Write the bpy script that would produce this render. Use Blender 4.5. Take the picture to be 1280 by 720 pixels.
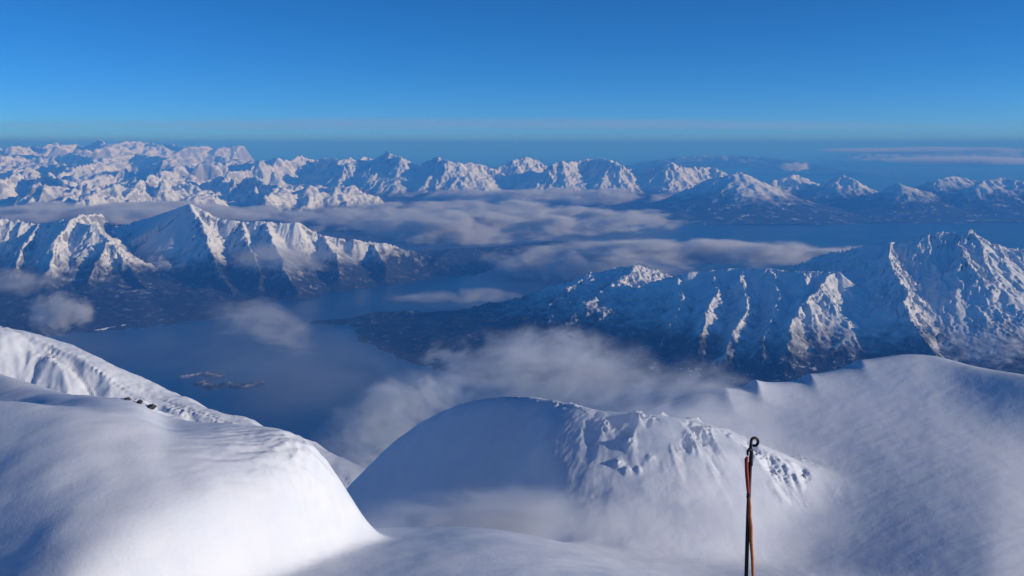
import bpy, math, random
import numpy as np
from mathutils import Vector

R = math.radians
scene = bpy.context.scene
for o in list(bpy.data.objects):
    bpy.data.objects.remove(o)

# ------------------------------------------------------------------ camera
CAM_H = 1400.0                      # metres above the fjord
F_PX = 1108.0                       # focal length in pixels of a 1280 px wide picture
PITCH = math.atan(180.0 / F_PX)     # horizon 180 px above the middle
cam_d = bpy.data.cameras.new("camera")
cam_d.sensor_width = 36.0
cam_d.lens = F_PX / 1280.0 * 36.0
cam_d.clip_start = 0.05
cam_d.clip_end = 900000.0
cam = bpy.data.objects.new("camera", cam_d)
cam.location = (0, 0, CAM_H)
cam.rotation_euler = (R(90) - PITCH, 0, 0)
scene.collection.objects.link(cam)
scene.camera = cam

# ------------------------------------------------------------------ sky and sun
SUN_AZ = R(101)                     # clockwise from the view direction (+Y)
SUN_EL = R(12)
world = bpy.data.worlds.new("World")
scene.world = world
world.use_nodes = True
wn = world.node_tree
wn.nodes.clear()
w_out = wn.nodes.new("ShaderNodeOutputWorld")
w_bg = wn.nodes.new("ShaderNodeBackground")
w_sky = wn.nodes.new("ShaderNodeTexSky")
w_sky.sky_type = 'NISHITA'
w_sky.sun_disc = False
w_sky.sun_elevation = SUN_EL
w_sky.sun_rotation = SUN_AZ
w_sky.altitude = 4000.0
w_sky.air_density = 0.7
w_sky.dust_density = 0.0
w_sky.ozone_density = 6.0
w_hs = wn.nodes.new("ShaderNodeHueSaturation")
w_hs.inputs['Hue'].default_value = 0.497
w_hs.inputs['Saturation'].default_value = 1.07
wn.links.new(w_sky.outputs[0], w_hs.inputs['Color'])
wn.links.new(w_hs.outputs[0], w_bg.inputs[0])
w_bg.inputs[1].default_value = 0.13
wn.links.new(w_bg.outputs[0], w_out.inputs[0])

sun_d = bpy.data.lights.new("sun", 'SUN')
sun_d.energy = 3.5
sun_d.angle = R(0.5)
sun_d.color = (1.0, 0.93, 0.86)
sun = bpy.data.objects.new("sun", sun_d)
S = Vector((math.sin(SUN_AZ) * math.cos(SUN_EL), math.cos(SUN_AZ) * math.cos(SUN_EL), math.sin(SUN_EL)))
sun.rotation_euler = S.to_track_quat('Z', 'Y').to_euler()
sun.location = (3000, -1000, 3000)
scene.collection.objects.link(sun)

scene.view_settings.view_transform = 'Standard'
scene.view_settings.look = 'None'
scene.view_settings.exposure = 0.0
scene.view_settings.gamma = 1.0
scene.view_settings.use_curve_mapping = False
scene.cycles.volume_bounces = 2
scene.cycles.max_bounces = 6
scene.cycles.volume_max_steps = 256
scene.cycles.use_denoising = True
scene.cycles.adaptive_threshold = 0.02


# ------------------------------------------------------------------ helpers
def P(px, py, Y):
    """world point seen at photo pixel (px, py) (1280 x 720) at forward distance Y metres"""
    cx, cy = (px - 640.0) / F_PX, (360.0 - py) / F_PX
    c, s = math.cos(PITCH), math.sin(PITCH)
    dy = c + cy * s
    dz = -s + cy * c
    t = Y / dy
    return (cx * t, Y, CAM_H + dz * t)


def PR(px, py, r):
    """the same, at horizontal distance r"""
    q = P(px, py, 1.0)
    return P(px, py, r / math.hypot(q[0], 1.0))


def tag(o, label, cat, kind=None, group=None):
    o['label'] = label
    o['category'] = cat
    if kind:
        o['kind'] = kind
    if group:
        o['group'] = group
    return o


def link(o, parent=None):
    scene.collection.objects.link(o)
    if parent is not None:
        o.parent = parent
    return o


def hash01(ix, iy, seed):
    h = (ix.astype(np.int64) * 374761393 + iy.astype(np.int64) * 668265263 + seed * 974634777) & 0xFFFFFFFF
    h = ((h ^ (h >> 13)) * 1274126177) & 0xFFFFFFFF
    h = ((h ^ (h >> 16)) * 2246822519) & 0xFFFFFFFF
    h = h ^ (h >> 15)
    return (h & 0xFFFFFF) / float(0x1000000)


def perlin(x, y, seed=0):
    ix, iy = np.floor(x), np.floor(y)
    fx, fy = x - ix, y - iy
    ux = fx * fx * fx * (fx * (fx * 6 - 15) + 10)
    uy = fy * fy * fy * (fy * (fy * 6 - 15) + 10)

    def g(ox, oy):
        a = hash01(ix + ox, iy + oy, seed) * 2 * np.pi
        return np.cos(a) * (fx - ox) + np.sin(a) * (fy - oy)
    n00, n10, n01, n11 = g(0, 0), g(1, 0), g(0, 1), g(1, 1)
    return ((n00 * (1 - ux) + n10 * ux) * (1 - uy) + (n01 * (1 - ux) + n11 * ux) * uy) * 1.5


def fbm(x, y, octv=5, seed=0, gain=0.5, lac=2.03):
    s, a, t = np.zeros_like(x), 1.0, 0.0
    for i in range(octv):
        s += a * perlin(x, y, seed + i * 17)
        t += a
        a *= gain
        x, y = x * lac * 0.96 + y * lac * 0.28 + 3.7, y * lac * 0.96 - x * lac * 0.28 + 1.3
    return s / t


def ridged(x, y, octv=5, seed=0, gain=0.55):
    s, a, t = np.zeros_like(x), 1.0, 0.0
    w = np.ones_like(x)
    for i in range(octv):
        n = 1 - np.abs(perlin(x, y, seed + i * 13))
        n = n * n * w
        w = np.clip(n * 1.6, 0, 1)
        s += a * n
        t += a
        a *= gain
        x, y = x * 1.98 + y * 0.5 + 5.1, y * 1.98 - x * 0.5 + 2.3
    return s / t


def gully_wave(x, y, gx, gy, wl, seed):
    """stripes running down the slope (gx, gy), spacing about wl: -1 in a gully, 1 on a rib"""
    m = np.sqrt(gx * gx + gy * gy) + 1e-6
    sx, sy = -gy / m, gx / m
    cell = wl * 2.0
    u, v = x / cell, y / cell
    iu, iv = np.floor(u), np.floor(v)
    fu, fv = u - iu, v - iv
    c, s, W = np.zeros_like(x), np.zeros_like(x), np.zeros_like(x) + 1e-6
    for i in (-1, 0, 1):
        for j in (-1, 0, 1):
            jx = hash01(iu + i, iv + j, seed) * 0.9 + 0.05
            jy = hash01(iu + i, iv + j, seed + 91) * 0.9 + 0.05
            dx, dy = fu - i - jx, fv - j - jy
            w = np.maximum(np.exp(-2.2 * (dx * dx + dy * dy)) - 0.012, 0)
            ph = (dx * sx + dy * sy) * 2 * np.pi * 2.0
            c += np.cos(ph) * w
            s += np.sin(ph) * w
            W += w
    mag = np.sqrt(c * c + s * s) / W
    return (c / W) / np.maximum(mag, 0.45)


def seg_field(X, Yg, pts, front, back, jit=0.0, seed=0):
    """height of a ridge line over the plan: falls away on each side with slope front/back, flattening downwards"""
    best = np.full(X.shape, -1e9)
    for (a, b) in zip(pts[:-1], pts[1:]):
        ax, ay, az = a
        bx, by, bz = b
        dx, dy = bx - ax, by - ay
        L2 = dx * dx + dy * dy + 1e-6
        t = np.clip(((X - ax) * dx + (Yg - ay) * dy) / L2, 0, 1)
        qx, qy = X - (ax + t * dx), Yg - (ay + t * dy)
        d = np.sqrt(qx * qx + qy * qy)
        z = az + t * (bz - az)
        m = np.where(qy < 0, front, back)
        H = np.maximum(z, 30.0) * 1.25
        best = np.maximum(best, z - H * (1 - np.exp(-d * m / H)))
    return best


def grid_object(name, X, Yg, Z, mat, keep=None, normals=False):
    """a height grid as one mesh"""
    nv, nu = X.shape
    idx = np.arange(nu * nv).reshape(nv, nu)
    q = np.stack([idx[:-1, :-1], idx[:-1, 1:], idx[1:, 1:], idx[1:, :-1]], -1).reshape(-1, 4)
    co = np.stack([X, Yg, Z], -1).reshape(-1, 3)
    if keep is not None:
        q = q[keep.reshape(-1)]
    nrm = None
    if normals:
        dxu, dyu, dzu = np.gradient(X, axis=1), np.gradient(Yg, axis=1), np.gradient(Z, axis=1)
        dxv, dyv, dzv = np.gradient(X, axis=0), np.gradient(Yg, axis=0), np.gradient(Z, axis=0)
        n = np.stack([dyu * dzv - dzu * dyv, dzu * dxv - dxu * dzv, dxu * dyv - dyu * dxv], -1).reshape(-1, 3)
        n /= np.linalg.norm(n, axis=1, keepdims=True) + 1e-12
        n[n[:, 2] < 0] *= -1
        nrm = n
    used = np.unique(q)
    remap = np.full(len(co), -1, np.int64)
    remap[used] = np.arange(len(used))
    q = remap[q]
    co = co[used]
    origin = np.array([co[:, 0].mean(), co[:, 1].mean(), 0.0])
    me = bpy.data.meshes.new(name)
    me.vertices.add(len(co))
    me.vertices.foreach_set('co', (co - origin).astype(np.float32).ravel())
    me.loops.add(q.size)
    me.loops.foreach_set('vertex_index', q.ravel().astype(np.int32))
    me.polygons.add(len(q))
    me.polygons.foreach_set('loop_start', np.arange(0, q.size, 4, dtype=np.int32))
    me.polygons.foreach_set('use_smooth', np.ones(len(q), bool))
    me.update(calc_edges=True)
    if nrm is not None:
        me.normals_split_custom_set_from_vertices(nrm[used].tolist())
    me.materials.append(mat)
    o = bpy.data.objects.new(name, me)
    o.location = origin
    return link(o)


# ------------------------------------------------------------------ materials
class NT:
    """short hand for building node trees"""
    def __init__(self, mat):
        self.t = mat.node_tree
        self.t.nodes.clear()

    def n(self, typ, ins=None, **kw):
        nd = self.t.nodes.new(typ)
        for k, v in kw.items():
            setattr(nd, k, v)
        for k, v in (ins or {}).items():
            if isinstance(v, bpy.types.NodeSocket):
                self.t.links.new(v, nd.inputs[k])
            else:
                nd.inputs[k].default_value = v
        return nd

    def math(self, op, a, b=0.0, c=None, clamp=False):
        ins = {0: a, 1: b}
        if c is not None:
            ins[2] = c
        return self.n("ShaderNodeMath", ins, operation=op, use_clamp=clamp).outputs[0]

    def vmath(self, op, a, b=(0, 0, 0)):
        nd = self.n("ShaderNodeVectorMath", {0: a, 1: b}, operation=op)
        return nd.outputs[1] if op in ('LENGTH', 'DOT_PRODUCT') else nd.outputs[0]

    def noise(self, vec, scale, detail=4.0, rough=0.55, dist=0.0):
        return self.n("ShaderNodeTexNoise", {'Vector': vec, 'Scale': scale, 'Detail': detail, 'Roughness': rough,
                                             'Distortion': dist}).outputs[0]

    def ramp(self, x, lo, hi):
        return self.n("ShaderNodeMapRange", {0: x, 1: lo, 2: hi, 3: 0.0, 4: 1.0}, interpolation_type='SMOOTHSTEP').outputs[0]

    def mix(self, f, a, b):
        nd = self.n("ShaderNodeMix", data_type='RGBA')
        for k, v in ((0, f), (6, a), (7, b)):
            if isinstance(v, bpy.types.NodeSocket):
                self.t.links.new(v, nd.inputs[k])
            else:
                nd.inputs[k].default_value = v
        return nd.outputs[2]


def new_mat(name):
    m = bpy.data.materials.new(name)
    m.use_nodes = True
    return m, NT(m)


SNOW = (0.86, 0.87, 0.89, 1)
ROCK = (0.075, 0.075, 0.08, 1)
FOREST = (0.010, 0.017, 0.026, 1)


def mountain_mat(name, tree_lo, tree_hi, unit, rock_at=0.62, rock_amt=1.0, clear=0.30):
    """snow, with dark rock on the steepest ground and bare forest below the tree line; unit = size of the finest relief in m"""
    m, t = new_mat(name)
    geo = t.n("ShaderNodeNewGeometry")
    pos = geo.outputs['Position']
    nz = t.n("ShaderNodeSeparateXYZ", {0: geo.outputs['Normal']}).outputs[2]
    pz = t.n("ShaderNodeSeparateXYZ", {0: pos}).outputs[2]
    n_big = t.noise(pos, 1 / (unit * 60), 5, 0.6)
    n_mid = t.noise(pos, 1 / (unit * 12), 6, 0.65)
    n_fin = t.noise(pos, 1 / (unit * 3), 4, 0.7)
    # rock shows where the ground is steep
    st = t.math('ADD', nz, t.math('MULTIPLY', t.math('SUBTRACT', n_mid, 0.5), 0.55))
    rock = t.math('MULTIPLY', t.math('SUBTRACT', 1.0, t.ramp(st, rock_at - 0.09, rock_at + 0.03)), rock_amt)
    # forest below the tree line, thinning upwards, opened by snowy clearings
    lvl = t.math('ADD', pz, t.math('MULTIPLY', t.math('SUBTRACT', n_big, 0.5), (tree_hi - tree_lo) * 1.6))
    lvl = t.math('ADD', lvl, t.math('MULTIPLY', t.math('SUBTRACT', n_mid, 0.5), (tree_hi - tree_lo) * 1.5))
    wood = t.math('SUBTRACT', 1.0, t.ramp(lvl, tree_lo, tree_hi))
    gaps = t.ramp(t.math('ADD', n_mid, t.math('MULTIPLY', t.math('SUBTRACT', n_fin, 0.5), 0.5)), 0.60, 0.70)
    wood = t.math('MULTIPLY', wood, t.math('SUBTRACT', 1.0, t.math('MULTIPLY', gaps, clear)))
    speck = t.ramp(n_fin, 0.30, 0.62)
    wood = t.math('MULTIPLY', wood, t.math('ADD', 0.93, t.math('MULTIPLY', speck, 0.07)))
    col = t.mix(rock, SNOW, ROCK)
    col = t.mix(wood, col, FOREST)
    bump = t.n("ShaderNodeBump", {'Strength': 0.35, 'Distance': unit * 1.6,
                                  'Height': t.math('ADD', n_mid, t.math('MULTIPLY', n_fin, 0.35))})
    b = t.n("ShaderNodeBsdfPrincipled", {'Base Color': col, 'Roughness': 0.75, 'Normal': bump.outputs[0],
                                         'Specular IOR Level': 0.15})
    t.n("ShaderNodeOutputMaterial", {0: b.outputs[0]})
    return m


def snow_mat(name):
    """wind packed foreground snow with sastrugi"""
    m, t = new_mat(name)
    geo = t.n("ShaderNodeNewGeometry")
    pos = geo.outputs['Position']
    nz = t.n("ShaderNodeSeparateXYZ", {0: geo.outputs['Normal']}).outputs[2]
    mp = t.n("ShaderNodeMapping", {0: pos, 'Rotation': (0, 0, R(24)), 'Scale': (0.45, 1.0, 0.5)}).outputs[0]
    n1 = t.noise(mp, 1 / 5.0, 6, 0.65, 1.4)
    n2 = t.noise(pos, 1 / 1.1, 4, 0.6)
    n3 = t.noise(pos, 1 / 14.0, 5, 0.6)
    st = t.math('ADD', nz, t.math('MULTIPLY', t.math('SUBTRACT', n2, 0.5), 0.35))
    rock = t.math('SUBTRACT', 1.0, t.ramp(st, 0.16, 0.24))
    tone = t.mix(t.ramp(n3, 0.35, 0.7), SNOW, (0.80, 0.83, 0.88, 1))
    col = t.mix(rock, tone, ROCK)
    h = t.math('ADD', t.math('MULTIPLY', n1, t.math('ADD', 0.25, t.math('MULTIPLY', t.ramp(n3, 0.42, 0.66), 0.9))), t.math('MULTIPLY', n2, 0.42))
    bump = t.n("ShaderNodeBump", {"Strength": 0.26, "Distance": 0.5, "Height": h})
    b = t.n("ShaderNodeBsdfPrincipled", {'Base Color': col, 'Roughness': 0.6, 'Normal': bump.outputs[0],
                                         'Specular IOR Level': 0.25})
    t.n("ShaderNodeOutputMaterial", {0: b.outputs[0]})
    return m


def water_mat():
    m, t = new_mat("fjord_water")
    pos = t.n("ShaderNodeNewGeometry").outputs['Position']
    n1 = t.noise(pos, 1 / 25.0, 3, 0.6)
    n2 = t.noise(pos, 1 / 900.0, 4, 0.6)
    bump = t.n("ShaderNodeBump", {'Strength': 0.25, 'Distance': 2.0, 'Height': n1})
    rough = t.math('ADD', 0.18, t.math('MULTIPLY', n2, 0.3))
    b = t.n("ShaderNodeBsdfPrincipled", {'Base Color': (0.007, 0.07, 0.18, 1), 'Roughness': rough, 'IOR': 1.33,
                                         'Normal': bump.outputs[0]})
    t.n("ShaderNodeOutputMaterial", {0: b.outputs[0]})
    return m


def cloud_mat(name, dens, size, thr=0.5, soft=0.25, stretch=(1, 1, 1), rot=0.0, edge=1.0, detail=5, step=0.3, col=(1, 1, 1, 1), aniso=0.1, off=(0, 0, 0), warp=1.3, dist=0.3):
    """volume that thins to nothing at the rim of its unit-sphere domain and is broken up by noise of the given size in m"""
    m, t = new_mat(name)
    loc = t.n("ShaderNodeTexCoord").outputs['Object']
    pos = t.n("ShaderNodeNewGeometry").outputs['Position']
    mp = t.n("ShaderNodeMapping", {0: pos, 'Location': off, 'Rotation': (0, 0, rot), 'Scale': stretch}).outputs[0]
    wv = t.n("ShaderNodeTexNoise", {'Vector': mp, 'Scale': 1 / (size * 2.6), 'Detail': 2.0}).outputs[1]
    wloc = t.vmath('ADD', loc, t.vmath('MULTIPLY', t.vmath('SUBTRACT', wv, (0.5, 0.5, 0.5)), (warp, warp, warp)))
    fall0 = t.math('SUBTRACT', 1.0, t.vmath('DOT_PRODUCT', loc, loc), clamp=True)
    fall = t.math('SUBTRACT', 1.0, t.vmath('DOT_PRODUCT', wloc, wloc), clamp=True)
    n = t.noise(mp, 1 / size, detail, 0.6, dist)
    v = t.math('ADD', n, t.math('MULTIPLY', t.math('SUBTRACT', fall, 0.5), 0.5 * edge))
    v = t.ramp(v, thr, thr + soft)
    v = t.math('MULTIPLY', v, t.ramp(fall0, 0.0, 0.3))
    d = t.math('MULTIPLY', v, dens)
    vol = t.n("ShaderNodeVolumePrincipled", {'Color': col, 'Density': d, 'Anisotropy': aniso})
    t.n("ShaderNodeOutputMaterial", {1: vol.outputs[0]})
    m.cycles.volume_step_rate = step
    return m


M_FAR = mountain_mat("far_mountain_snow", 230, 420, 22, rock_at=0.60, rock_amt=0.55)
M_RIGHT = mountain_mat("coast_mountain_snow", 250, 560, 16, rock_at=0.60, rock_amt=0.6, clear=0.9)
M_MID = mountain_mat("mountain_snow", 130, 390, 7, rock_at=0.58, rock_amt=0.75)
M_MASSIF = mountain_mat("massif_snow", 110, 330, 7, rock_at=0.55, rock_amt=0.75, clear=0.6)
M_HEAD = mountain_mat("headland_woods", 110, 330, 7, rock_at=0.58, rock_amt=0.75)
M_SKERRY = mountain_mat("skerry_rock", 0, 14, 5, rock_at=0.58, rock_amt=0.75)
M_LOW = mountain_mat("low_hill_woods", 500, 1200, 30, rock_amt=0.4)
M_SNOW = snow_mat("wind_packed_snow")
M_WATER = water_mat()

# ------------------------------------------------------------------ fjord
W = 400000.0
me = bpy.data.meshes.new("fjord")
me.from_pydata([(-W, -3000, 0), (W, -3000, 0), (W, W, 0), (-W, W, 0)], [], [(0, 1, 2, 3)])
me.materials.append(M_WATER)
tag(link(bpy.data.objects.new("fjord", me)), "deep blue fjord water winding between the snowy mountains", "fjord", 'structure')

# ------------------------------------------------------------------ foreground: the summit ridge, its shoulders and domes
NA, NR = 860, 760
az = np.concatenate([np.linspace(R(-62), R(-33), 60, endpoint=False), np.linspace(R(-33), R(33), NA - 120), np.linspace(R(33), R(62), 61)[1:]])
rr = np.concatenate([np.geomspace(0.8, 150, 70, endpoint=False), np.geomspace(150, 660, 500, endpoint=False),
                     np.geomspace(660, 1150, 130, endpoint=False), np.geomspace(1150, 3200, 60)])
A, RR = np.meshgrid(az, rr)
FX, FY = RR * np.sin(A), RR * np.cos(A)


def polar_grad(Z):
    zr = np.gradient(Z, rr, axis=0)
    za = np.gradient(Z, az, axis=1) / RR
    return zr * np.sin(A) + za * np.cos(A), zr * np.cos(A) - za * np.sin(A)


def soft_ridge(pts, mf, mb, w, end=1.0):
    """rounded ridge through world points: slopes mf towards the camera, mb away from it, rounded over w metres"""
    best = np.full(FX.shape, -1e9)
    near = np.full(FX.shape, 1e9)
    for (a, b) in zip(pts[:-1], pts[1:]):
        dx, dy = b[0] - a[0], b[1] - a[1]
        L2 = dx * dx + dy * dy
        t = np.clip(((FX - a[0]) * dx + (FY - a[1]) * dy) / L2, 0, 1)
        qx, qy = FX - (a[0] + t * dx), FY - (a[1] + t * dy)
        d = np.sqrt(qx * qx + qy * qy)
        z = a[2] + t * (b[2] - a[2])
        L = math.sqrt(L2)
        nxx, nyy = -dy / L, dx / L
        if nyy < 0:
            nxx, nyy = -nxx, -nyy
        side = (qx * nxx + qy * nyy) / (d + 1e-6)      # 1 behind the ridge, -1 in front
        f = 0.5 + 0.5 * np.clip(side * 1.5, -1, 1)
        m = mf + (mb - mf) * f
        h = z - m * (np.sqrt(d * d + w * w) - w)
        best = np.maximum(best, h)
        near = np.minimum(near, d)
    return best, near


def smooth_line(pts, n=6):
    """rounds a polyline of world points (Catmull-Rom)"""
    p = [np.array(q, float) for q in pts]
    p = [2 * p[0] - p[1]] + p + [2 * p[-1] - p[-2]]
    out = []
    for i in range(1, len(p) - 2):
        for k in range(n):
            t = k / n
            a, b, c, d = p[i - 1], p[i], p[i + 1], p[i + 2]
            out.append(0.5 * ((2 * b) + (-a + c) * t + (2 * a - 5 * b + 4 * c - d) * t * t + (-a + 3 * b - 3 * c + d) * t ** 3))
    out.append(p[-2])
    return [tuple(q) for q in out]


base_r = np.array([0, 2, 5, 15, 30, 60, 100, 200, 300, 345, 400, 500, 700, 1000, 1600, 2500, 3300])
base_d = np.array([1.72, 2.5, 4.6, 11, 20.5, 39, 62, 116, 157, 170, 186, 250, 400, 620, 1050, 1420, 1480])
sidez = np.interp(np.abs(FX), [0, 150, 400, 900], [0, 0, 25, 120]) * np.clip(RR / 300, 0, 1)
h_base = CAM_H - np.interp(RR, base_r, base_d) - sidez
# the saddle falls away to the left, into the gully between the drift and the dome
sx0 = P(715, 640, 400)[0]
h_base += np.interp(RR, [150, 200, 240, 275, 310, 345, 420], [0, 5, 8, 17, 21, 14, 0]) * (lambda q: q * q * (3 - 2 * q))(np.clip((85 - FX) / 110, 0, 1)) * np.clip((FX + 140) / 50, 0, 1)
h_base -= 0.62 * np.maximum(0, np.minimum(sx0 - FX, 1.1 * (FX + 60))) * np.clip((FY - 325) / 60, 0, 1) ** 1.5


def az_ridge(pts, mf, mb, w, cg=1.0, sm=8, wide=8, far=30.0):
    """rounded crest through world points listed from left to right as seen from the summit"""
    p = np.array(smooth_line(pts))
    pa, pr = np.arctan2(p[:, 0], p[:, 1]), np.hypot(p[:, 0], p[:, 1])
    def line(v, n):
        k = np.ones(2 * n + 1) / (2 * n + 1)
        v = np.interp(az, pa, v)
        for _ in range(2):
            v = np.convolve(np.pad(v, n, mode='edge'), k, mode='valid')
        return v[None, :]

    d = (RR - line(pr, sm)) * cg
    f = 1 - np.exp(-(d / far) ** 2)                 # away from the crest only its broad run counts
    d = (RR - (line(pr, sm) * (1 - f) + line(pr, wide) * f)) * cg
    zc = line(p[:, 2], sm) * (1 - f) + line(p[:, 2], wide) * f
    m = np.where(d < 0, mf, mb)
    return zc - m * (np.sqrt(d * d + w * w) - w), np.abs(d)


h_drift, d_drift = az_ridge([P(-900, 530, 292), P(-420, 530, 292), P(-180, 528, 292), P(-60, 526, 292), P(0, 523, 292), P(50, 511, 292), P(100, 502, 292), P(150, 501, 292), P(178, 508, 291), P(205, 526, 289),
                             P(240, 530, 288), P(300, 534, 287), P(370, 541, 285), P(400, 549, 284), P(440, 551, 284), P(520, 553, 284), P(900, 556, 284)], 0.27, 1.0, 14, 1.0, 3, 60, 22)
h_drift += (1 - np.exp(-(d_drift / 22.0) ** 2)) * -0.20 * np.clip(FX + 72, -300, 0)
ex = -63 - 0.6 * (np.sqrt((283 - FY) ** 2 + 36) - 6) + 4 * fbm(FX / 40, FY / 40, 2, 3)
h_drift -= 2.0 * 4.5 * np.log1p(np.exp(np.clip((FX - ex) / 4.5, -40, 40)))
should_line = smooth_line([P(-420, 250, 1050), P(-160, 330, 1010), P(0, 388, 980), P(60, 413, 965), P(100, 430, 955), P(140, 452, 945), P(180, 473, 935), P(220, 489, 920),
                           P(260, 502, 905), P(300, 516, 890), P(345, 534, 870), P(430, 572, 830), P(500, 640, 780)])
h_should, d_should = soft_ridge(should_line, 0.55, 1.0, 9)
h_dome, d_dome = az_ridge([P(300, 760, 575), P(360, 690, 568), P(440, 602, 556), P(458, 583, 548), P(482, 559, 537), P(520, 530, 520), P(560, 508, 503), P(600, 497, 486), P(640, 494, 470), P(690, 498, 452),
                           P(722, 507, 441), P(745, 517, 434), P(772, 520, 430), P(800, 520, 427), P(850, 526, 424), P(885, 532, 422), P(920, 545, 420), P(960, 561, 417), P(1000, 581, 414),
                           P(1040, 603, 411), P(1070, 632, 405), P(1110, 700, 395), P(1300, 1000, 380)], 0.62, 1.0, 6, 0.9, 3, 24, 20)
# a rib runs down the front of the dome; left of it the face drops into the shade
rx = P(672, 520, 440)[0] + (440 - FY) * 0.12 + 17 * fbm(FX / 34, FY / 22, 5, 4)
rib = np.where(FX > rx, np.exp(-(FX - rx) / 55.0), np.exp((FX - rx) / 13.0))
h_dome += 9.0 * rib * np.clip((446 - FY) / 25, 0, 1) - 7.0 * (FX < rx) * (1 - np.exp((np.minimum(FX - rx, 0)) / 12.0)) * np.clip((446 - FY) / 25, 0, 1)
h_hill, d_hill = az_ridge([P(600, 640, 440), P(740, 560, 460), P(800, 520, 470), P(850, 497, 476), P(905, 487, 482), P(960, 480, 490), P(1012, 471, 498), P(1075, 451, 508), P(1130, 440, 512), P(1175, 443, 508),
                           PR(1215, 455, 560), PR(1280, 466, 555), PR(1420, 495, 550), PR(1650, 560, 550), PR(2400, 760, 550)], np.interp(az, [R(0), R(17), R(30), R(50)], [0.40, 0.37, 0.22, 0.15])[None, :], 0.9, 16, 1.0, 4, 70, 30)


def blur(Z, na, nr):
    """smooths a polar grid: three box passes na columns and nr rows wide"""
    for ax, n in ((1, na), (0, nr)):
        for _ in range(3):
            pad = [(0, 0), (0, 0)]
            pad[ax] = (n + 1, n)
            c = np.cumsum(np.pad(Z, pad, mode='edge'), axis=ax)
            if ax == 1:
                Z = (c[:, 2 * n + 1:] - c[:, :-(2 * n + 1)]) / (2 * n + 1)
            else:
                Z = (c[2 * n + 1:, :] - c[:-(2 * n + 1), :]) / (2 * n + 1)
    return Z


h_base = np.where(RR > 160, blur(h_base, 6, 6), h_base)
h_drift, h_should, h_dome, h_hill = blur(h_drift, 3, 3), blur(h_should, 9, 6), blur(h_dome, 3, 3), blur(h_hill, 4, 4)
K = 0.28
h_hill += (1 - np.exp(-(d_hill / 30.0) ** 2)) * -0.075 * np.maximum(FX - 90, 0)
comp = [h_base, h_drift, h_should, h_dome, h_hill]
mx = np.maximum.reduce(comp)
ex = [np.exp(np.clip(K * (c - mx), -60, 0)) for c in comp]
tot = sum(ex)
FZ = mx + np.log(tot) / K
wts = [e / tot for e in ex]
gate = np.clip((RR - 120) / 80, 0, 1)
# broad swells, the wind's ripples, hummocks
FZ += gate * (wts[1] * 1.9 * fbm(FX / 46, FY / 30, 3, 5) + 1.4 * (wts[0] + 0.45 * wts[4]) * fbm(FX / 60, FY / 60, 4, 11))
cr, sr = math.cos(R(24)), math.sin(R(24))
U, V = FX * cr + FY * sr, -FX * sr + FY * cr
FZ += gate * (1 - wts[2]) * 0.11 * fbm(U / 16, V / 5, 4, 21) * (0.4 + 1.2 * np.clip(fbm(FX / 70, FY / 70, 2, 31) + 0.3, 0, 1))
# sastrugi near the nose of the drift
nose = P(345, 580, 278)
nm = np.exp(-(((FX - nose[0]) / 20) ** 2 + ((FY - nose[1]) / 26) ** 2))
FZ += 1.15 * nm * fbm(U / 11, V / 2.6, 3, 41)
nose2 = P(395, 575, 281)
nm2 = np.exp(-(((FX - nose2[0]) / 11) ** 2 + ((FY - nose2[1]) / 14) ** 2))
FZ += 1.6 * nm2 * (ridged(FX / 7, FY / 7, 4, 43) - 0.45)
# rocky lip behind the drift
lip = P(190, 515, 303)
lm = np.exp(-(((FX - lip[0]) / 9) ** 2 + ((FY - lip[1]) / 5) ** 2))
FZ += lm * (1.4 + 3.2 * fbm(FX / 4.5, FY / 4, 4, 47))
# shoulder: rough, broken upper slope
for k, (wl, amp) in enumerate(((80, 4.0), (34, 1.1), (14, 0.3))):
    gx, gy = polar_grad(FZ)
    FZ += wts[2] * amp * gully_wave(FX, FY, gx, gy, wl, 60 + k) * np.clip((d_should - 6) / 20, 0, 1)
FZ += wts[2] * (5.0 * fbm(FX / 90, FY / 90, 5, 66) + 0.8 * (ridged(FX / 26, FY / 22, 4, 67) - 0.5) + 1.0 * fbm(FX / 9, FY / 9, 4, 68))
# dome: rime flutes along the right part of its crest, faint gullies on the shaded face
px_dome = FX / FY * F_PX * 0.987 + 640
flute = np.interp(px_dome, [600, 680, 740, 800, 1000, 1060, 1090], [0.0, 0.22, 0.8, 1.0, 1.0, 0.7, 0.0]) * np.exp(-(d_dome / 20.0) ** 2)
flute *= (1 - 0.9 * np.exp(-(d_dome / 4.0) ** 2)) * np.clip(0.35 + 2.4 * fbm(FX / 17, FY / 22, 3, 78), 0.05, 1.0)
flute += 0.12 * np.interp(px_dome, [420, 480, 700, 800], [0.6, 1, 1, 0]) * np.exp(-(d_dome / 50.0) ** 2)
for k, (wl, amp) in enumerate(((16, 2.2), (7.5, 1.3), (3.0, 0.5))):
    gx, gy = polar_grad(FZ)
    FZ += (wts[3] * flute) * amp * gully_wave(FX, FY, gx, gy, wl, 80 + k)
FZ += wts[3] * flute * 3.0 * (ridged(FX / 11, FY / 11, 5, 85) - 0.45)
FZ += wts[3] * 0.5 * fbm(FX / 14, FY / 14, 4, 88)
# small ice bumps on the slope in front of the dome
for (px, py, Yd, hh, rad) in ((785, 604, 404, 2.6, 2.6), (772, 625, 394, 1.6, 2.0), (783, 632, 390, 1.3, 1.7), (797, 632, 390, 1.2, 1.5), (812, 618, 396, 0.8, 2.2), (690, 640, 388, 0.8, 5.0)):
    q = P(px, py, Yd)
    dx, dy = FX - q[0], FY - q[1]
    FZ += hh * np.exp(-((dx / rad) ** 2 + (dy / (rad * 1.2)) ** 2)) * (1 + 0.8 * fbm(FX / 1.5, FY / 1.5, 3, 90))
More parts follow.
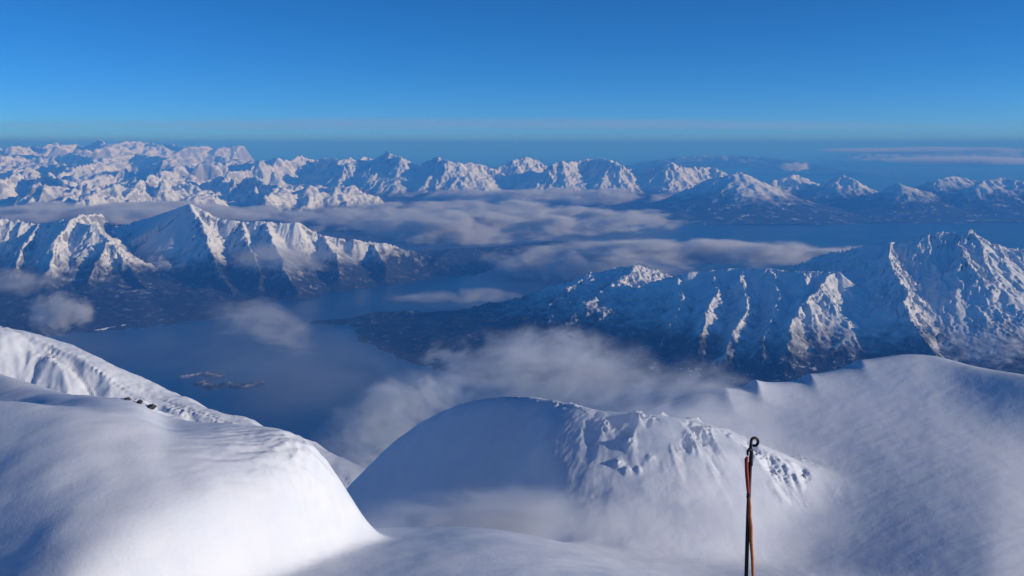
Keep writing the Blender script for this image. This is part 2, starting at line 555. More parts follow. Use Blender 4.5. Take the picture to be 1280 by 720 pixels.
# drifted lips along the crest of the right hillside
for (px, py, Yd, hh, lx) in ((945, 487, 487, 4.2, 10.0), (1012, 471, 497, 2.6, 10.0), (1075, 451, 507, 1.8, 12.0), (908, 488, 481, 1.6, 6.0)):
    q = P(px, py, Yd)
    dx, dy = (FX - q[0]), (FY - q[1])
    FZ += hh * np.exp(-(dy / 12.0) ** 2) * np.where(dx > 0, np.exp(-dx / lx), np.exp(-(dx / 4.5) ** 2))
FZ += wts[4] * (0.07 * fbm(U / 20, V / 4, 4, 95) + 0.25 * fbm(FX / 30, FY / 30, 4, 96))
lab = np.argmax(np.stack(wts), 0)
lab[RR < 150] = 0
fl = lab[:-1, :-1]
above = (np.maximum(FZ[:-1, :-1], FZ[1:, 1:]) > -15)
fg = [("snow_slope", "steep grey snow slope and saddle with blowing snow below the summit"),
      ("snow_drift", "smooth rounded snow drift with a bright rippled nose at lower left"),
      ("snow_shoulder", "sunlit rough snow shoulder falling to the fjord behind the rounded drift"),
      ("snow_dome", "snow dome with blue shaded face and rime fluted crest behind the orange tied post"),
      ("snow_hillside", "broad smooth snow hillside with curled drift lips below the right massif")]
for i, (nm_, lb_) in enumerate(fg):
    o = grid_object(nm_, FX, FY, FZ, M_SNOW, keep=(fl == i) & above, normals=True)
    tag(o, lb_, "snow slope" if i in (0, 4) else "snow ridge", 'structure')


# dark rocks showing under the lip behind the drift
def rock(label, px, py, size, seed):
    import bmesh
    bm = bmesh.new()
    bmesh.ops.create_icosphere(bm, subdivisions=3, radius=1.0)
    co = np.array([v.co[:] for v in bm.verts])
    k = 0.75 + 0.5 * fbm(co[:, 0] * 1.3 + seed, co[:, 1] * 1.3 + co[:, 2] * 1.7, 4, seed) + 0.25 * perlin(co[:, 0] * 0.7 - co[:, 2] + seed, co[:, 1] * 0.9, seed)
    for v, f in zip(bm.verts, k):
        v.co = Vector((v.co.x * 1.5 * f, v.co.y * f, v.co.z * 0.8 * f)) * size
    me = bpy.data.meshes.new("rock")
    bm.to_mesh(me)
    bm.free()
    me.materials.append(M_STONE)
    o = bpy.data.objects.new("rock", me)
    q = P(px, py, 297)
    i, j = int(np.argmin(np.abs(rr - math.hypot(q[0], q[1])))), int(np.argmin(np.abs(az - math.atan2(q[0], q[1]))))
    o.location = (q[0], q[1], float(FZ[i, j]) + size * 0.25)
    o.rotation_euler = (0, R(12), seed)
    tag(link(o), label, "rock", None, "rocks under the lip of the drift")


M_STONE, t_ = new_mat("dark_stone")
b_ = t_.n("ShaderNodeBsdfPrincipled", {'Base Color': t_.mix(t_.ramp(t_.noise(t_.n("ShaderNodeTexCoord").outputs['Object'], 2.0, 5), 0.4, 0.6), (0.03, 0.03, 0.035, 1), (0.09, 0.085, 0.09, 1)), 'Roughness': 0.85})
t_.n("ShaderNodeOutputMaterial", {0: b_.outputs[0]})
rock("small dark rock at the left end of the lip behind the drift", 160, 508, 1.0, 1)
rock("flat dark rock in the middle under the lip behind the drift", 175, 512, 1.3, 2)
rock("largest dark rock at the right end of the lip behind the drift", 189, 518, 1.5, 3)


# ------------------------------------------------------------------ mountains
def auto_spurs(line, rng, n, front=True, back=True, spread=35, lf=1.5):
    """side ridges falling from a crest: away from it towards the viewer and behind"""
    out = []
    for k in range(n):
        t = (k + 0.5 + rng.uniform(-0.3, 0.3)) / n * (len(line) - 1)
        i = min(int(t), len(line) - 2)
        a, b = np.array(line[i]), np.array(line[i + 1])
        p = a + (b - a) * (t - i)
        if p[2] < 60:
            continue
        for sgn, on in ((-1, front), (1, back)):
            if not on:
                continue
            ang = R(rng.uniform(-spread, spread))
            L = p[2] * lf * rng.uniform(0.8, 1.2)
            q = [tuple(p)]
            for s in (0.35, 0.7, 1.0):
                ang += R(rng.uniform(-16, 16))
                q.append((q[-1][0] + math.sin(ang) * L / 3, q[-1][1] + sgn * math.cos(ang) * L / 3, p[2] * (1 - s * 0.93) * rng.uniform(0.9, 1.1)))
            out.append(q)
    return out


def mountain(name, label, ridges, spurs, step, mat, mf=0.75, mb=0.8, seed=1, nsp=0, lf=1.5, warp=0.06, rough=1.0, wl=None, cat="mountain",
             margin=None, spread=35, gstr=1.0, back_cut=None, floor=0.0, noct=4, calm=None):
    rng = random.Random(seed)
    lines = [list(r) for r in ridges]
    alls = lines + [list(s) for s in spurs]
    for l in lines:
        if nsp:
            alls += auto_spurs(l, rng, nsp, lf=lf, spread=spread)
    pts = np.array([p for l in alls for p in l])
    zmax = pts[:, 2].max()
    mg = margin if margin is not None else zmax * 1.1
    x0, x1 = pts[:, 0].min() - mg, pts[:, 0].max() + mg
    y0, y1 = pts[:, 1].min() - mg, pts[:, 1].max() + mg * 0.8
    if back_cut:
        y1 = min(y1, back_cut)
    sy = step * 1.15
    X, Yg = np.meshgrid(np.arange(x0, x1, step), np.arange(y0, y1, sy))
    wl = wl or zmax * 0.55
    wx = warp * zmax * fbm(X / (zmax * 0.8), Yg / (zmax * 0.8), 4, seed * 7 + 1)
    wy = warp * zmax * fbm(X / (zmax * 0.8), Yg / (zmax * 0.8), 4, seed * 7 + 2) * 1.5
    Z = np.full(X.shape, -1e9)
    for i, l in enumerate(alls):
        if i >= len(lines):
            Z = np.maximum(Z, seg_field(X + wx * 2, Yg + wy * 2, l, mf, mb))
        else:
            Z = np.maximum(Z, seg_field(X + wx * 0.5, Yg + wy, l, mf, mb))
    if floor:
        # high ground between the summits, itself cut into small peaks
        win = np.clip((X - x0) / mg, 0, 1) * np.clip((x1 - X) / mg, 0, 1) * np.clip((Yg - y0) / mg, 0, 1) * np.clip((y1 - Yg) / mg, 0, 1)
        win = np.clip(win * 1.6, 0, 1)
        rg = ridged((X + wx) / (zmax * 1.9), (Yg + wy) / (zmax * 2.5), 5, seed * 3 + 5, 0.46) ** 1.25
        Z = np.maximum(Z, floor * win * (0.45 + 0.95 * rg) - 40)
    hi = np.clip((Z + 40) / (zmax * 0.5), 0, 1)
    if calm:                                         # a smooth, unbroken face
        hi = hi * (1 - calm[2] * np.clip((X - calm[0]) / 250, 0, 1) * np.clip((calm[1] - X) / 150, 0, 1))
    Z += rough * hi * zmax * 0.045 * fbm(X / (zmax * 0.55), Yg / (zmax * 0.55), 5, seed * 11 + 3)
    for k in range(noct):
        if wl < step * 2.2:
            break
        gy, gx = np.gradient(Z, sy, step)
        sl = np.clip(np.sqrt(gx * gx + gy * gy), 0, 1.2)
        g = gully_wave(X, Yg, gx, gy, wl, seed * 5 + k)
        g = 1 - 2 * np.abs(1 - (g * 0.5 + 0.5)) ** 0.8
        Z += gstr * hi * 0.085 * wl * np.clip(sl - 0.1, 0, 1) * g
        wl *= 0.5
    Z += rough * hi * step * 0.3 * fbm(X / (step * 5), Yg / (step * 5), 3, seed * 13)
    zz = np.maximum.reduce([Z[:-1, :-1], Z[1:, 1:], Z[:-1, 1:], Z[1:, :-1]])
    o = grid_object(name, X, Yg, np.maximum(Z, -25), mat, keep=zz > -6)
    return tag(o, label, cat, 'structure')


# --- left pyramid and its neighbours
pk = P(238, 254, 9500)
mountain("mountain", "pyramid shaped snowy mountain with a dark shaded left face above the fjord",
         [[P(140, 285, 11400), P(190, 271, 10500), pk, P(262, 268, 9420), P(285, 276, 9400), P(330, 277, 9400), P(372, 279, 9450), P(405, 294, 9500), P(440, 300, 9500), P(480, 305, 9600), P(520, 314, 9700), P(565, 330, 9600)]],
         [[pk, P(255, 283, 9150), P(264, 308, 8850), P(268, 338, 8450), P(290, 366, 8100)],
          [P(330, 277, 9400), P(345, 305, 8900), P(355, 335, 8400), P(372, 362, 8050)],
          [P(300, 277, 9400), P(312, 310, 8900), P(325, 345, 8300)],
          [P(405, 294, 9500), P(420, 320, 9000), P(425, 345, 8600)],
          [P(465, 303, 9600), P(475, 325, 9200), P(480, 342, 8900)]],
         11, M_MID, mf=1.2, mb=0.8, seed=3, warp=0.04, wl=300, margin=700, gstr=0.95, rough=0.6, calm=(-4600, -3280, 0.75))
mountain("mountain", "jagged snowy ridge left of the dark faced pyramid mountain",
         [[P(-160, 262, 9300), P(-60, 268, 9150), P(0, 272, 9000), P(45, 281, 8950), P(90, 273, 8900), P(118, 283, 8750), P(140, 300, 8600), P(152, 318, 8450), P(170, 345, 8200), P(190, 368, 7950)]],
         [[P(90, 273, 8900), P(70, 300, 8500), P(62, 330, 8150), P(60, 365, 7750)],
          [P(45, 281, 8950), P(25, 310, 8450), P(15, 345, 8000)],
          [P(0, 272, 9000), P(-25, 310, 8500), P(-40, 350, 7900)],
          [P(-60, 268, 9150), P(-90, 310, 8500), P(-110, 350, 7900)],
          [P(140, 300, 8600), P(120, 325, 8300), P(110, 350, 8000)],
          [P(90, 273, 8900), P(110, 268, 9400), P(130, 270, 9900)]],
         11, M_MID, mf=1.0, mb=1.7, seed=8, warp=0.05, wl=300, margin=600)
# low wooded land beyond the pyramid
mountain("wooded_island", "low dark wooded land under the cloud bank across the fjord",
         [[P(480, 316, 10600), P(560, 311, 11000), P(620, 308, 11400), P(690, 301, 12000), P(740, 303, 12200), P(775, 311, 12200)]],
         [[P(560, 311, 11000), P(540, 330, 10000), P(520, 349, 9150)], [P(620, 308, 11400), P(600, 325, 10400), P(590, 343, 9500)],
          [P(690, 301, 12000), P(670, 318, 11000), P(655, 333, 10100)], [P(500, 316, 10600), P(480, 335, 9700), P(470, 350, 9100)]],
         22, M_HEAD, mf=0.22, mb=0.3, seed=12, warp=0.3, wl=120, cat="island", margin=700)

# --- right massif and the headland running out from it
mountain("headland", "dark wooded headland with a snowy crest reaching out into the fjord",
         [[P(392, 404, 6900)[:2] + (14.0,), P(430, 402, 6950)[:2] + (30.0,), P(470, 397, 7000)[:2] + (60.0,), P(520, 390, 7000), P(580, 387, 7000), P(640, 375, 7000), P(690, 359, 7000), P(735, 345, 7000), P(770, 335, 7000), P(795, 331, 7000), P(822, 346, 6950), P(850, 352, 6900)]],
         [[P(795, 331, 7000), P(770, 352, 6650), P(740, 378, 6350), P(700, 405, 6050)],
          [P(735, 345, 7000), P(690, 375, 6600), P(650, 400, 6300)],
          [P(640, 375, 7000), P(600, 398, 6650), P(570, 412, 6450)],
          [P(520, 392, 7000), P(490, 403, 6850)],
          [P(850, 352, 6900), P(820, 385, 6350), P(800, 420, 5850), P(760, 445, 5600)]],
         9, M_HEAD, mf=0.42, mb=0.6, seed=21, warp=0.14, wl=170, gstr=1.7, rough=2.0, cat="headland", margin=500)
mountain("mountain", "big snowy massif with a shaded blue face and sunlit ribs on the right shore",
         [[P(940, 352, 7350), P(1000, 330, 7000), P(1040, 316, 6750), P(1068, 310, 6560), P(1115, 303, 6350), P(1140, 298, 6350), P(1160, 294, 6350), P(1178, 291, 6350), P(1195, 294, 6330), P(1210, 290, 6300), P(1235, 307, 6250), P(1275, 313, 6200),
           P(1340, 318, 6100), P(1460, 340, 6000)]],
         [[P(1115, 303, 6350), P(1120, 330, 6050), P(1128, 360, 5750), P(1142, 395, 5450), P(1165, 430, 5150), P(1190, 470, 4850)],
          [P(1195, 294, 6330), P(1205, 318, 6080), P(1222, 345, 5850)],
          [P(1245, 309, 6230), P(1262, 345, 5900), P(1290, 400, 5450), P(1300, 440, 5150)]],
         7.5, M_MASSIF, mf=0.72, mb=0.8, seed=32, warp=0.05, wl=340, margin=620, gstr=0.85, rough=0.6, noct=3)
mountain("mountain", "lower snowy shoulder with ribbed sunlit slopes in front of the big right massif",
         [[P(815, 352, 6500), P(850, 343, 6450), P(900, 336, 6400), P(945, 335, 6300), P(1000, 338, 6150), P(1046, 339, 6050)]],
         [[P(850, 343, 6450), P(856, 368, 6150), P(845, 395, 5850), P(825, 435, 5500)],
          [P(885, 338, 6420), P(893, 362, 6120), P(888, 388, 5820), P(872, 430, 5400)],
          [P(925, 336, 6350), P(932, 366, 5990), P(925, 400, 5650), P(905, 440, 5300)],
          [P(962, 336, 6260), P(972, 362, 5970), P(966, 392, 5650), P(948, 440, 5250)],
          [P(1005, 338, 6140), P(1008, 360, 5900), P(996, 390, 5600), P(985, 430, 5250)],
          [P(1046, 339, 6050), P(1022, 358, 5850), P(1006, 378, 5680)]],
         7.5, M_MASSIF, mf=0.72, mb=0.7, seed=41, warp=0.06, wl=260, margin=560, gstr=0.8, rough=0.6, noct=3)

# --- centre range above the cloud bank
FARS = [
    ("snowy peak with twin tops at the left end of the bright central range", [(405, 222), (430, 208), (456, 196), (470, 199), (483, 191), (501, 195), (515, 203)], 22000, 51),
    ("broad sunlit snow peak with a shaded left flank in the central range", [(505, 215), (528, 206), (543, 196), (564, 202), (582, 203), (600, 206), (618, 212)], 21500, 53),
    ("small white topped peak between two broad peaks of the central range", [(600, 222), (622, 210), (640, 200), (655, 195), (672, 200), (688, 210), (700, 216)], 22500, 55),
    ("widest sunlit flat topped peak in the middle of the central range", [(684, 210), (703, 201), (720, 203), (734, 197), (748, 200), (759, 199), (776, 207), (794, 215)], 21500, 57),
    ("peak with a sharp notch at the right end of the central range", [(800, 216), (822, 206), (836, 203), (850, 210), (868, 208), (889, 209), (905, 217)], 21500, 59),
]
for lb_, pts, Yd, sd in FARS:
    cr_ = [P(x, y, Yd + 350 * math.sin(x * 0.07 + sd)) for (x, y) in pts]
    mountain("mountain", lb_, [cr_], [], 27, M_FAR, mf=0.95, mb=0.8, seed=sd, nsp=6, lf=1.6, warp=0.10, wl=420, margin=1200, gstr=1.6, rough=1.3)
# --- coast beyond the channel on the right
COAST = [
    ("small sharp snow peak above the channel right of the central range", [(850, 240), (880, 226), (905, 221), (923, 213), (940, 222), (958, 232), (985, 247)], 18200, 61),
    ("snow hill with a little cloud sitting on its top", [(940, 240), (968, 226), (992, 217), (1008, 224), (1020, 236)], 19500, 63),
    ("dark shaded hill with a thin snowy rim beyond the channel", [(1010, 240), (1035, 226), (1053, 218), (1070, 226), (1090, 236), (1105, 244)], 19000, 65),
    ("bright triangular snow hill standing over the dark wooded channel shore", [(1085, 244), (1105, 237), (1123, 229), (1140, 236), (1165, 240), (1180, 246)], 18000, 67),
    ("distant snow topped hill behind the bright triangular hill", [(1150, 232), (1172, 224), (1192, 219), (1212, 224), (1235, 232)], 21500, 69),
    ("rounded grey snow hill at the right edge beyond the channel", [(1180, 246), (1215, 232), (1235, 224), (1250, 221), (1275, 226), (1320, 236), (1400, 245)], 18200, 71),
]
for lb_, pts, Yd, sd in COAST:
    cr_ = [P(x, y, Yd + 200 * math.sin(x * 0.09 + sd)) for (x, y) in pts]
    mountain("mountain", lb_, [cr_], [], 28, M_RIGHT, mf=0.62, mb=0.7, seed=sd, nsp=4, lf=2.0, warp=0.12, wl=420, margin=900, gstr=1.1)
mountain("coastal_land", "low wooded shore with snowy clearings beyond the channel",
         [[P(780, 262, 18200), P(850, 262, 17600), P(930, 264, 17300), P(1010, 265, 17200), P(1100, 266, 17100), P(1200, 266, 17100), P(1330, 266, 17200)]],
         [], 30, M_RIGHT, mf=0.10, mb=0.12, seed=73, warp=0.6, wl=90, cat="shore", margin=1200)

# --- ranges behind the pyramid on the left, nearest first
LEFT = [
    ("shadowed peaks just behind the cloud bank at the far left", [(-80, 232), (-40, 224), (0, 226), (23, 216), (40, 226), (58, 214), (80, 228), (101, 232)], 16500, 81, 30),
    ("dark flat mountain between white peaks left of the pyramid", [(70, 238), (88, 227), (105, 226), (125, 233), (150, 240)], 15500, 82, 30),
    ("white knobbly peaks directly behind the pyramid mountain", [(120, 246), (150, 233), (170, 227), (191, 218), (206, 224), (222, 234), (240, 240)], 16000, 83, 30),
    ("long snowy crest right of the pyramid above the valley cloud", [(245, 244), (275, 238), (300, 228), (314, 220), (330, 227), (352, 234), (385, 240), (420, 246)], 16500, 84, 30),
    ("high white massif with several tops left of the central range", [(290, 218), (318, 204), (347, 198), (362, 200), (375, 194), (395, 200), (415, 197), (440, 208)], 23500, 85, 36),
    ("pointed white peak midway back in the left range", [(150, 222), (180, 212), (202, 199), (224, 206), (245, 212), (270, 210), (296, 218)], 22000, 86, 36),
    ("snowy peaks in the middle of the far left range", [(20, 216), (60, 205), (101, 206), (125, 202), (150, 212), (172, 216)], 22500, 87, 36),
    ("snowy peaks at the left edge of the far range", [(-110, 208), (-60, 204), (-20, 207), (12, 200), (40, 206), (70, 212)], 23000, 88, 36),
    ("pale peaks along the skyline at far left", [(-90, 190), (-40, 184), (0, 188), (30, 182), (65, 183), (90, 179), (110, 184)], 36000, 89, 60),
    ("single bright peak on the skyline at left", [(95, 184), (112, 180), (126, 175), (140, 181), (152, 186)], 33000, 90, 55),
    ("faint blue flat topped mountains on the left skyline", [(140, 180), (158, 176), (180, 177), (200, 180), (213, 178), (235, 184), (256, 182), (275, 188)], 38000, 91, 60),
    ("low white ridges below the skyline at left", [(-60, 200), (0, 194), (40, 197), (85, 192), (130, 196), (170, 192), (210, 196), (250, 193), (300, 198)], 29000, 92, 50),
]
for lb_, pts, Yd, sd, st in LEFT:
    cr_ = [P(x, y, Yd + 0.03 * Yd * math.sin(x * 0.06 + sd)) for (x, y) in pts]
    mountain("mountain", lb_, [cr_], [], st * 0.95, M_FAR, mf=1.5, mb=1.3, seed=sd, nsp=len(pts) + 2, lf=0.8, warp=0.12, wl=380, margin=1500, gstr=1.5, rough=1.3, floor=0.72 * cr_[len(cr_) // 2][2])
# far coast, blue with distance
mountain("distant_hills", "low blue hills far out beyond the channel on the right",
         [[P(800, 203, 42000), P(850, 196, 42000), P(900, 194, 42000), P(960, 197, 42000), P(1010, 203, 42000)]],
         [], 80, M_LOW, mf=0.3, mb=0.3, seed=95, warp=0.2, wl=600, cat="hills", margin=2500)
mountain("distant_hills", "thin strip of pale hills on the horizon at far right",
         [[P(1080, 190, 60000), P(1150, 187, 60000), P(1200, 186, 60000), P(1260, 188, 60000), P(1340, 187, 60000)]],
         [], 130, M_FAR, mf=0.3, mb=0.3, seed=97, warp=0.3, wl=700, cat="hills", margin=2500)


# snow covered shore flats and low islets
def shore_flat(label, pts, wid, seed):
    rng = random.Random(seed)
    n = 60
    p = smooth_line(pts, 12)
    top, vs, fs = [], [], []
    for i, q in enumerate(p):
        t = i / (len(p) - 1)
        w = wid * (0.35 + rng.random()) * min(1, 8 * t, 8 * (1 - t)) + 2
        vs += [(q[0], q[1] - w, -2.0), (q[0], q[1] - w * 0.7, 3.0 + rng.random()), (q[0], q[1] + w, 4.5 + rng.random()), (q[0], q[1] + w * 1.3, -2.0)]
    for i in range(len(p) - 1):
        for k in range(3):
            a = i * 4 + k
            fs.append((a, a + 4, a + 5, a + 1))
    me = bpy.data.meshes.new("shore_flat")
    me.from_pydata(vs, [], fs)
    me.materials.append(M_SNOW)
    tag(link(bpy.data.objects.new("shore_flat", me)), label, "shore", 'structure')


shore_flat("white snow covered spit on the shore under the jagged left ridge", [P(118, 414, 6590), P(150, 408, 6760), P(185, 401, 6965), P(217, 395, 7150)], 26, 1)
shore_flat("thin white snowy shoreline right of the pyramid mountain", [P(420, 359, 8680), P(450, 357, 8780), P(485, 354, 8920), P(512, 352, 9020)], 32, 2)
mountain("skerry", "low dark patch of islets with snow in the near fjord",
         [[P(q[0], q[1], q[2])[:2] + (6.0,) for q in l] for l in ([(232, 466, 5255), (255, 463, 5330), (272, 467, 5250)], [(285, 474, 5080), (303, 477, 5020), (322, 474, 5090)], [(250, 473, 5110), (268, 478, 5000)])],
         [], 5, M_SKERRY, mf=0.14, mb=0.14, seed=99, warp=9, wl=30, cat="islet", margin=170, rough=2.5)
mountain("wooded_shore", "dark wooded shore below the jagged left ridge and pyramid",
         [[P(q[0], q[1], q[2])[:2] + (q[3],) for q in [(-120, 372, 7300, 110), (0, 372, 7500, 110), (70, 370, 7700, 110), (150, 370, 7850, 105), (215, 368, 8050, 80), (270, 366, 8250, 55)]]],
         [], 9, M_HEAD, mf=0.16, mb=0.2, seed=101, warp=0.8, wl=90, cat="shore", margin=1100, back_cut=8700)


# ------------------------------------------------------------------ clouds and blowing snow (volumes)
def blob(name, label, cat, px, py, Yd, hw, hh, hd, mat, rz=0.0, tilt=0.0, group=None):
    """an ellipsoid of cloud: half width and half height in photo pixels at distance Yd, half depth in metres"""
    import bmesh
    bm = bmesh.new()
    bmesh.ops.create_icosphere(bm, subdivisions=3, radius=1.0)
    me = bpy.data.meshes.new(name)
    bm.to_mesh(me)
    bm.free()
    me.materials.append(mat)
    o = bpy.data.objects.new(name, me)
    o.location = P(px, py, Yd)
    o.rotation_euler = (0, tilt, rz)
    k = Yd / F_PX
    o.scale = (hw * k, hd, hh * k)
    link(o)
    return tag(o, label, cat, 'stuff', group)


c_bank = cloud_mat("cloud_bank_vapour", 0.012, 480, thr=0.49, soft=0.20, stretch=(0.6, 0.8, 2.0), step=0.15, edge=0.5, detail=6)
c_puff = cloud_mat("cloud_puff_vapour", 0.010, 240, thr=0.47, soft=0.25, stretch=(0.8, 1, 1.4), step=0.2, edge=0.7, detail=6)
c_thin = cloud_mat("cloud_wisp_vapour", 0.0055, 210, thr=0.46, soft=0.35, stretch=(0.7, 1, 1.4), step=0.2, edge=0.7, detail=6, dist=0.8)
c_far = cloud_mat("far_cloud_vapour", 0.004, 1600, thr=0.45, soft=0.3, stretch=(0.3, 0.6, 2.0), step=0.2, edge=0.6)
c_small = cloud_mat("small_cloud_vapour", 0.014, 110, thr=0.45, soft=0.3, stretch=(0.9, 1, 1.1), step=0.2, edge=0.7, detail=6, dist=0.6)
G = "clouds lying in the valleys"
blob("cloud", "long grey cloud bank lying on the valley below the central range", "cloud", 600, 277, 14500, 290, 26, 2600, c_bank, group=G)
blob("cloud", "puffy cloud bulging from the front of the long grey bank", "cloud", 560, 297, 12800, 90, 25, 600, c_puff, group=G)
blob("cloud", "pale cloud bank behind the headland and the right massif", "cloud", 890, 322, 9300, 270, 26, 1100, c_bank, rz=R(-4), group=G)
blob("cloud", "cloud spilling behind the snowy knob of the headland", "cloud", 710, 330, 9400, 150, 24, 700, c_puff, group=G)
blob("cloud", "thin layer of cloud behind the left pyramid mountain", "cloud", 130, 266, 12500, 340, 15, 1500, c_bank, group=G)
blob("cloud", "strip of cloud at the feet of the central range", "cloud", 690, 245, 19500, 210, 13, 900, c_bank, group=G)
blob("cloud", "soft cloud clinging to the right flank of the pyramid mountain", "cloud", 345, 322, 8400, 120, 26, 350, c_thin, rz=R(-6), group=G)
blob("cloud", "small round cloud hanging over the lower left shore", "cloud", 70, 395, 6200, 52, 36, 220, c_small, group=G)
blob("cloud", "grey cloud at the foot of the jagged left ridge", "cloud", 25, 352, 7200, 70, 22, 250, c_thin, group=G)
blob("cloud", "thin veil of mist slanting across the near fjord", "cloud", 330, 410, 5600, 120, 40, 300, c_thin, tilt=R(24), group=G)
blob("cloud", "wisp of mist over the water left of the headland crest", "cloud", 560, 372, 7900, 110, 16, 300, c_thin, group=G)
blob("cloud", "little cloud cap over the small hill beyond the channel", "cloud", 995, 209, 19300, 26, 8, 350, c_puff, group=G)
blob("cloud", "pale streak of cloud above the channel at far right", "cloud", 1210, 201, 36000, 110, 6, 2500, c_far, group=G)
blob("cloud", "higher thin streak of cloud at far right near the horizon", "cloud", 1150, 188, 52000, 160, 5, 4000, c_far, group=G)

c_veil = cloud_mat("fjord_mist", 0.0005, 420, thr=0.40, soft=0.45, stretch=(0.7, 1, 1.2), step=0.25, edge=0.8, detail=5, dist=0.8)
blob("cloud", "broad thin mist veiling the near fjord beside the shoulder", "cloud", 330, 450, 4600, 330, 75, 700, c_veil, tilt=R(14), group=G)
c_high = cloud_mat("high_haze_cloud", 1.8e-5, 14000, thr=0.36, soft=0.4, stretch=(0.35, 0.6, 6.0), step=0.4)
blob("high_cloud", "very thin lavender cloud layer stretched above the horizon", "cloud", 640, 157, 110000, 900, 9, 22000, c_high)

s_crest = cloud_mat("blowing_snow_crest", 0.06, 26, thr=0.48, soft=0.34, stretch=(0.55, 1, 0.75), rot=0.0, step=0.15, edge=0.7, detail=7, col=(0.97, 0.98, 1, 1), dist=1.9)
s_low = cloud_mat("blowing_snow_low", 0.04, 44, thr=0.42, soft=0.45, stretch=(0.6, 1, 0.8), step=0.15, edge=0.8, detail=6, col=(0.97, 0.98, 1, 1), dist=0.8)
s_ground = cloud_mat("blowing_snow_ground", 0.11, 30, thr=0.43, soft=0.4, stretch=(0.5, 1, 0.7), step=0.15, edge=0.8, detail=6, col=(0.97, 0.98, 1, 1), dist=0.8)
s_veil = cloud_mat("blowing_snow_veil", 0.020, 22, thr=0.46, soft=0.35, stretch=(0.45, 1, 0.8), step=0.15, edge=0.8, detail=6, col=(0.97, 0.98, 1, 1), dist=1.6)
G2 = "plumes of blowing snow"
blob("blowing_snow", "thin streaks of snow sweeping over the fluted right part of the dome crest", "blowing snow", 860, 535, 410, 240, 52, 26, s_veil, tilt=R(10), group=G2)
blob("blowing_snow", "thick ground blizzard pouring over the edge of the saddle below the dome", "blowing snow", 600, 650, 345, 300, 33, 45, s_ground, group=G2)
blob("blowing_snow", "tall plume of snow blowing off the top of the dome", "blowing snow", 670, 475, 540, 190, 80, 55, s_crest, group=G2)
blob("blowing_snow", "ragged snow plume rising behind the notch right of the dome", "blowing snow", 850, 510, 480, 170, 80, 45, s_crest, group=G2)
blob("blowing_snow", "snow haze streaming down the left edge of the dome", "blowing snow", 480, 555, 640, 190, 85, 55, s_crest, tilt=R(-32), group=G2)
blob("blowing_snow", "low drifting snow across the saddle at the foot of the dome", "blowing snow", 760, 664, 375, 440, 62, 50, s_low, group=G2)
blob("blowing_snow", "snow mist filling the gully right of the rounded drift", "blowing snow", 470, 665, 300, 70, 50, 20, s_low, group=G2)
blob("blowing_snow", "veil of snow between the dome's right end and the smooth hillside", "blowing snow", 1040, 600, 440, 260, 80, 35, s_low, tilt=R(14), group=G2)


# ------------------------------------------------------------------ marker post in the snow by the viewer
def mat_plain(name, col, rough, metal=0.0, bump=0.0, scale=200.0, col2=None):
    m, t = new_mat(name)
    oc = t.n("ShaderNodeTexCoord").outputs['Object']
    n = t.noise(oc, scale, 4, 0.6)
    c = t.mix(t.ramp(n, 0.35, 0.65), col, col2 or col)
    ins = {'Base Color': c, 'Roughness': rough, 'Metallic': metal}
    if bump:
        ins['Normal'] = t.n("ShaderNodeBump", {'Strength': bump, 'Distance': 0.002, 'Height': n}).outputs[0]
    b = t.n("ShaderNodeBsdfPrincipled", ins)
    t.n("ShaderNodeOutputMaterial", {0: b.outputs[0]})
    return m


M_ROD = mat_plain("weathered_dark_metal", (0.022, 0.022, 0.028, 1), 0.5, 0.6, 0.3, 160, (0.05, 0.035, 0.03, 1))
M_RED = mat_plain("red_webbing", (0.50, 0.055, 0.04, 1), 0.8, 0, 0.5, 260, (0.34, 0.04, 0.03, 1))
M_ORANGE = mat_plain("orange_cord", (0.72, 0.19, 0.05, 1), 0.8, 0, 0.5, 300, (0.50, 0.11, 0.03, 1))


def tube(name, pts, rad, mat, parent, seg=10):
    """a round bar through the given points, radius per point, closed at both ends"""
    p = [Vector(q) for q in pts]
    n = len(p)
    rads = rad if isinstance(rad, (list, tuple)) else [rad] * n
    verts, faces = [], []
    ref = None
    for i in range(n):
        t = (p[min(i + 1, n - 1)] - p[max(i - 1, 0)]).normalized()
        if ref is None:
            ref = t.orthogonal().normalized()
        ref = (ref - t * ref.dot(t)).normalized()
        b = t.cross(ref)
        for k in range(seg):
            a = 2 * math.pi * k / seg
            verts.append(tuple(p[i] + (ref * math.cos(a) + b * math.sin(a)) * rads[i]))
    for i in range(n - 1):
        for k in range(seg):
            k2 = (k + 1) % seg
            faces.append((i * seg + k, i * seg + k2, (i + 1) * seg + k2, (i + 1) * seg + k))
    faces.append(tuple(range(seg - 1, -1, -1)))
    faces.append(tuple((n - 1) * seg + k for k in range(seg)))
    me = bpy.data.meshes.new(name)
    me.from_pydata(verts, [], faces)
    for f in me.polygons:
        f.use_smooth = len(f.vertices) == 4
    me.materials.append(mat)
    o = bpy.data.objects.new(name, me)
    return link(o, parent)


PD = 2.6
top = Vector(P(938, 578, PD))
low = Vector(P(935, 657, PD))
ground = CAM_H - float(np.interp(math.hypot(top.x, PD), base_r, base_d))
foot = low + (low - top) * ((low.z - (ground - 0.25)) / (top.z - low.z))
post = bpy.data.objects.new("marker_post", None)
link(post)
post.location = (foot.x, foot.y, ground)
tag(post, "thin dark post with a looped hook on top and red orange cord tied along it", "post")
O = Vector(post.location)
px1 = PD / F_PX / math.cos(PITCH)      # about one photo pixel at the post
rod_pts = [foot - O + (top - foot) * (i / 14) + Vector((0.0012 * math.sin(i * 1.3), 0, 0)) for i in range(15)]
rod = tube("rod", rod_pts, 0.0062, M_ROD, post)


def L(px, py, dy=0.0):
    return Vector(P(px, py, PD + dy)) - O


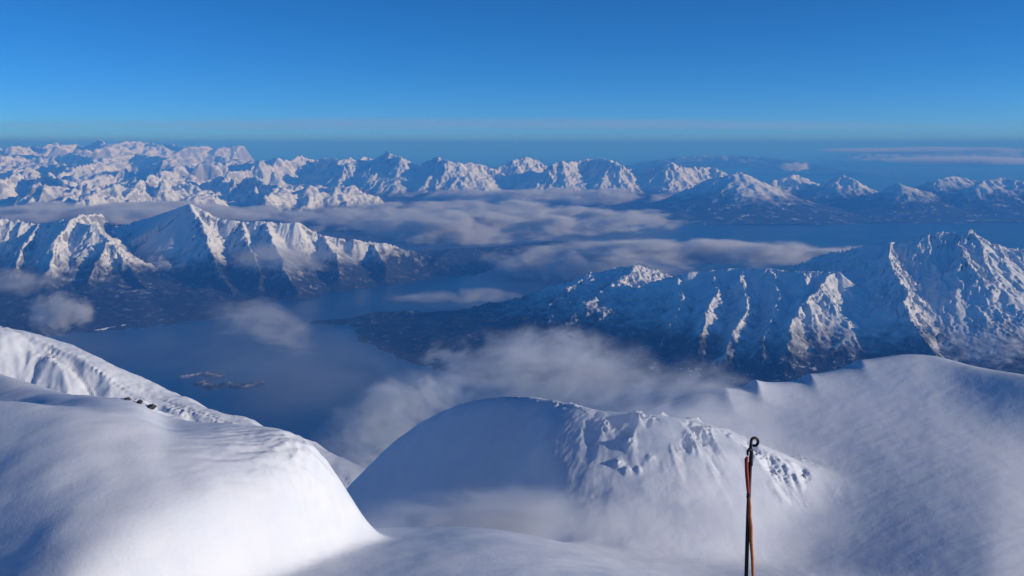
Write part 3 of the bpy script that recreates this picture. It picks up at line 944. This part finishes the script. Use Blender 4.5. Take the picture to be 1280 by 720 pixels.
hook = [L(938.5, 582), L(938.6, 572), L(939.5, 566), L(938.2, 561), L(938.6, 555)]
for k in range(13):
    a = R(200 - k * 27)
    hook.append(L(943.2 + 4.4 * math.cos(a), 552.2 - 5.0 * math.sin(a), 0.002 * k))
tube("hook", hook, [0.0062, 0.0062, 0.006, 0.0058] + [0.0046] * (len(hook) - 4), M_ROD, post)
tube("latch", [L(940.5, 563, -0.006), L(936, 561.5, -0.010), L(934.6, 564, -0.012), L(934.4, 569, -0.010)], [0.0042, 0.0045, 0.004, 0.003], M_ROD, post)
# red webbing doubled along the rod, orange tail hanging below the knot
tube("webbing", [L(934.2, 571, -0.012), L(933.0, 574, -0.013), L(933.0, 582, -0.012), L(933.6, 595, -0.010), L(934.6, 608, -0.010), L(935.4, 618, -0.011)],
     [0.0035, 0.0062, 0.0055, 0.0058, 0.0052, 0.0042], M_RED, post)
tube("knot", [L(934.0, 617, -0.012), L(936.5, 619, -0.013), L(934.4, 621, -0.013), L(936.6, 623, -0.011)], 0.0048, M_ROD, post)
tube("cord", [L(936.0, 621, -0.013), L(937.2, 632, -0.011), L(937.0, 645, -0.010), L(938.6, 658, -0.010), L(938.8, 676, -0.008), L(940.5, 700, -0.006), L(941.5, 735, -0.004)],
     [0.004, 0.005, 0.0058, 0.006, 0.0055, 0.005, 0.004], M_ORANGE, post)

# ------------------------------------------------------------------ the air itself
hz, t = new_mat("haze_air")
vol = t.n("ShaderNodeVolumePrincipled", {'Color': (0.08, 0.36, 1.0, 1), 'Density': 5.6e-5, 'Anisotropy': 0.0, 'Absorption Color': (0.55, 0.55, 0.55, 1)})
t.n("ShaderNodeOutputMaterial", {1: vol.outputs[0]})
x0, x1, y0, y1, z0, z1 = -W - 500, W + 500, -3500, W + 500, -60.0, 1760.0
me = bpy.data.meshes.new("haze")
me.from_pydata([(x0, y0, z0), (x1, y0, z0), (x1, y1, z0), (x0, y1, z0), (x0, y0, z1), (x1, y0, z1), (x1, y1, z1), (x0, y1, z1)], [],
               [(0, 3, 2, 1), (4, 5, 6, 7), (0, 1, 5, 4), (1, 2, 6, 5), (2, 3, 7, 6), (3, 0, 4, 7)])
me.materials.append(hz)
tag(link(bpy.data.objects.new("haze", me)), "pale blue haze filling the air over the fjord and mountains", "haze", 'stuff')
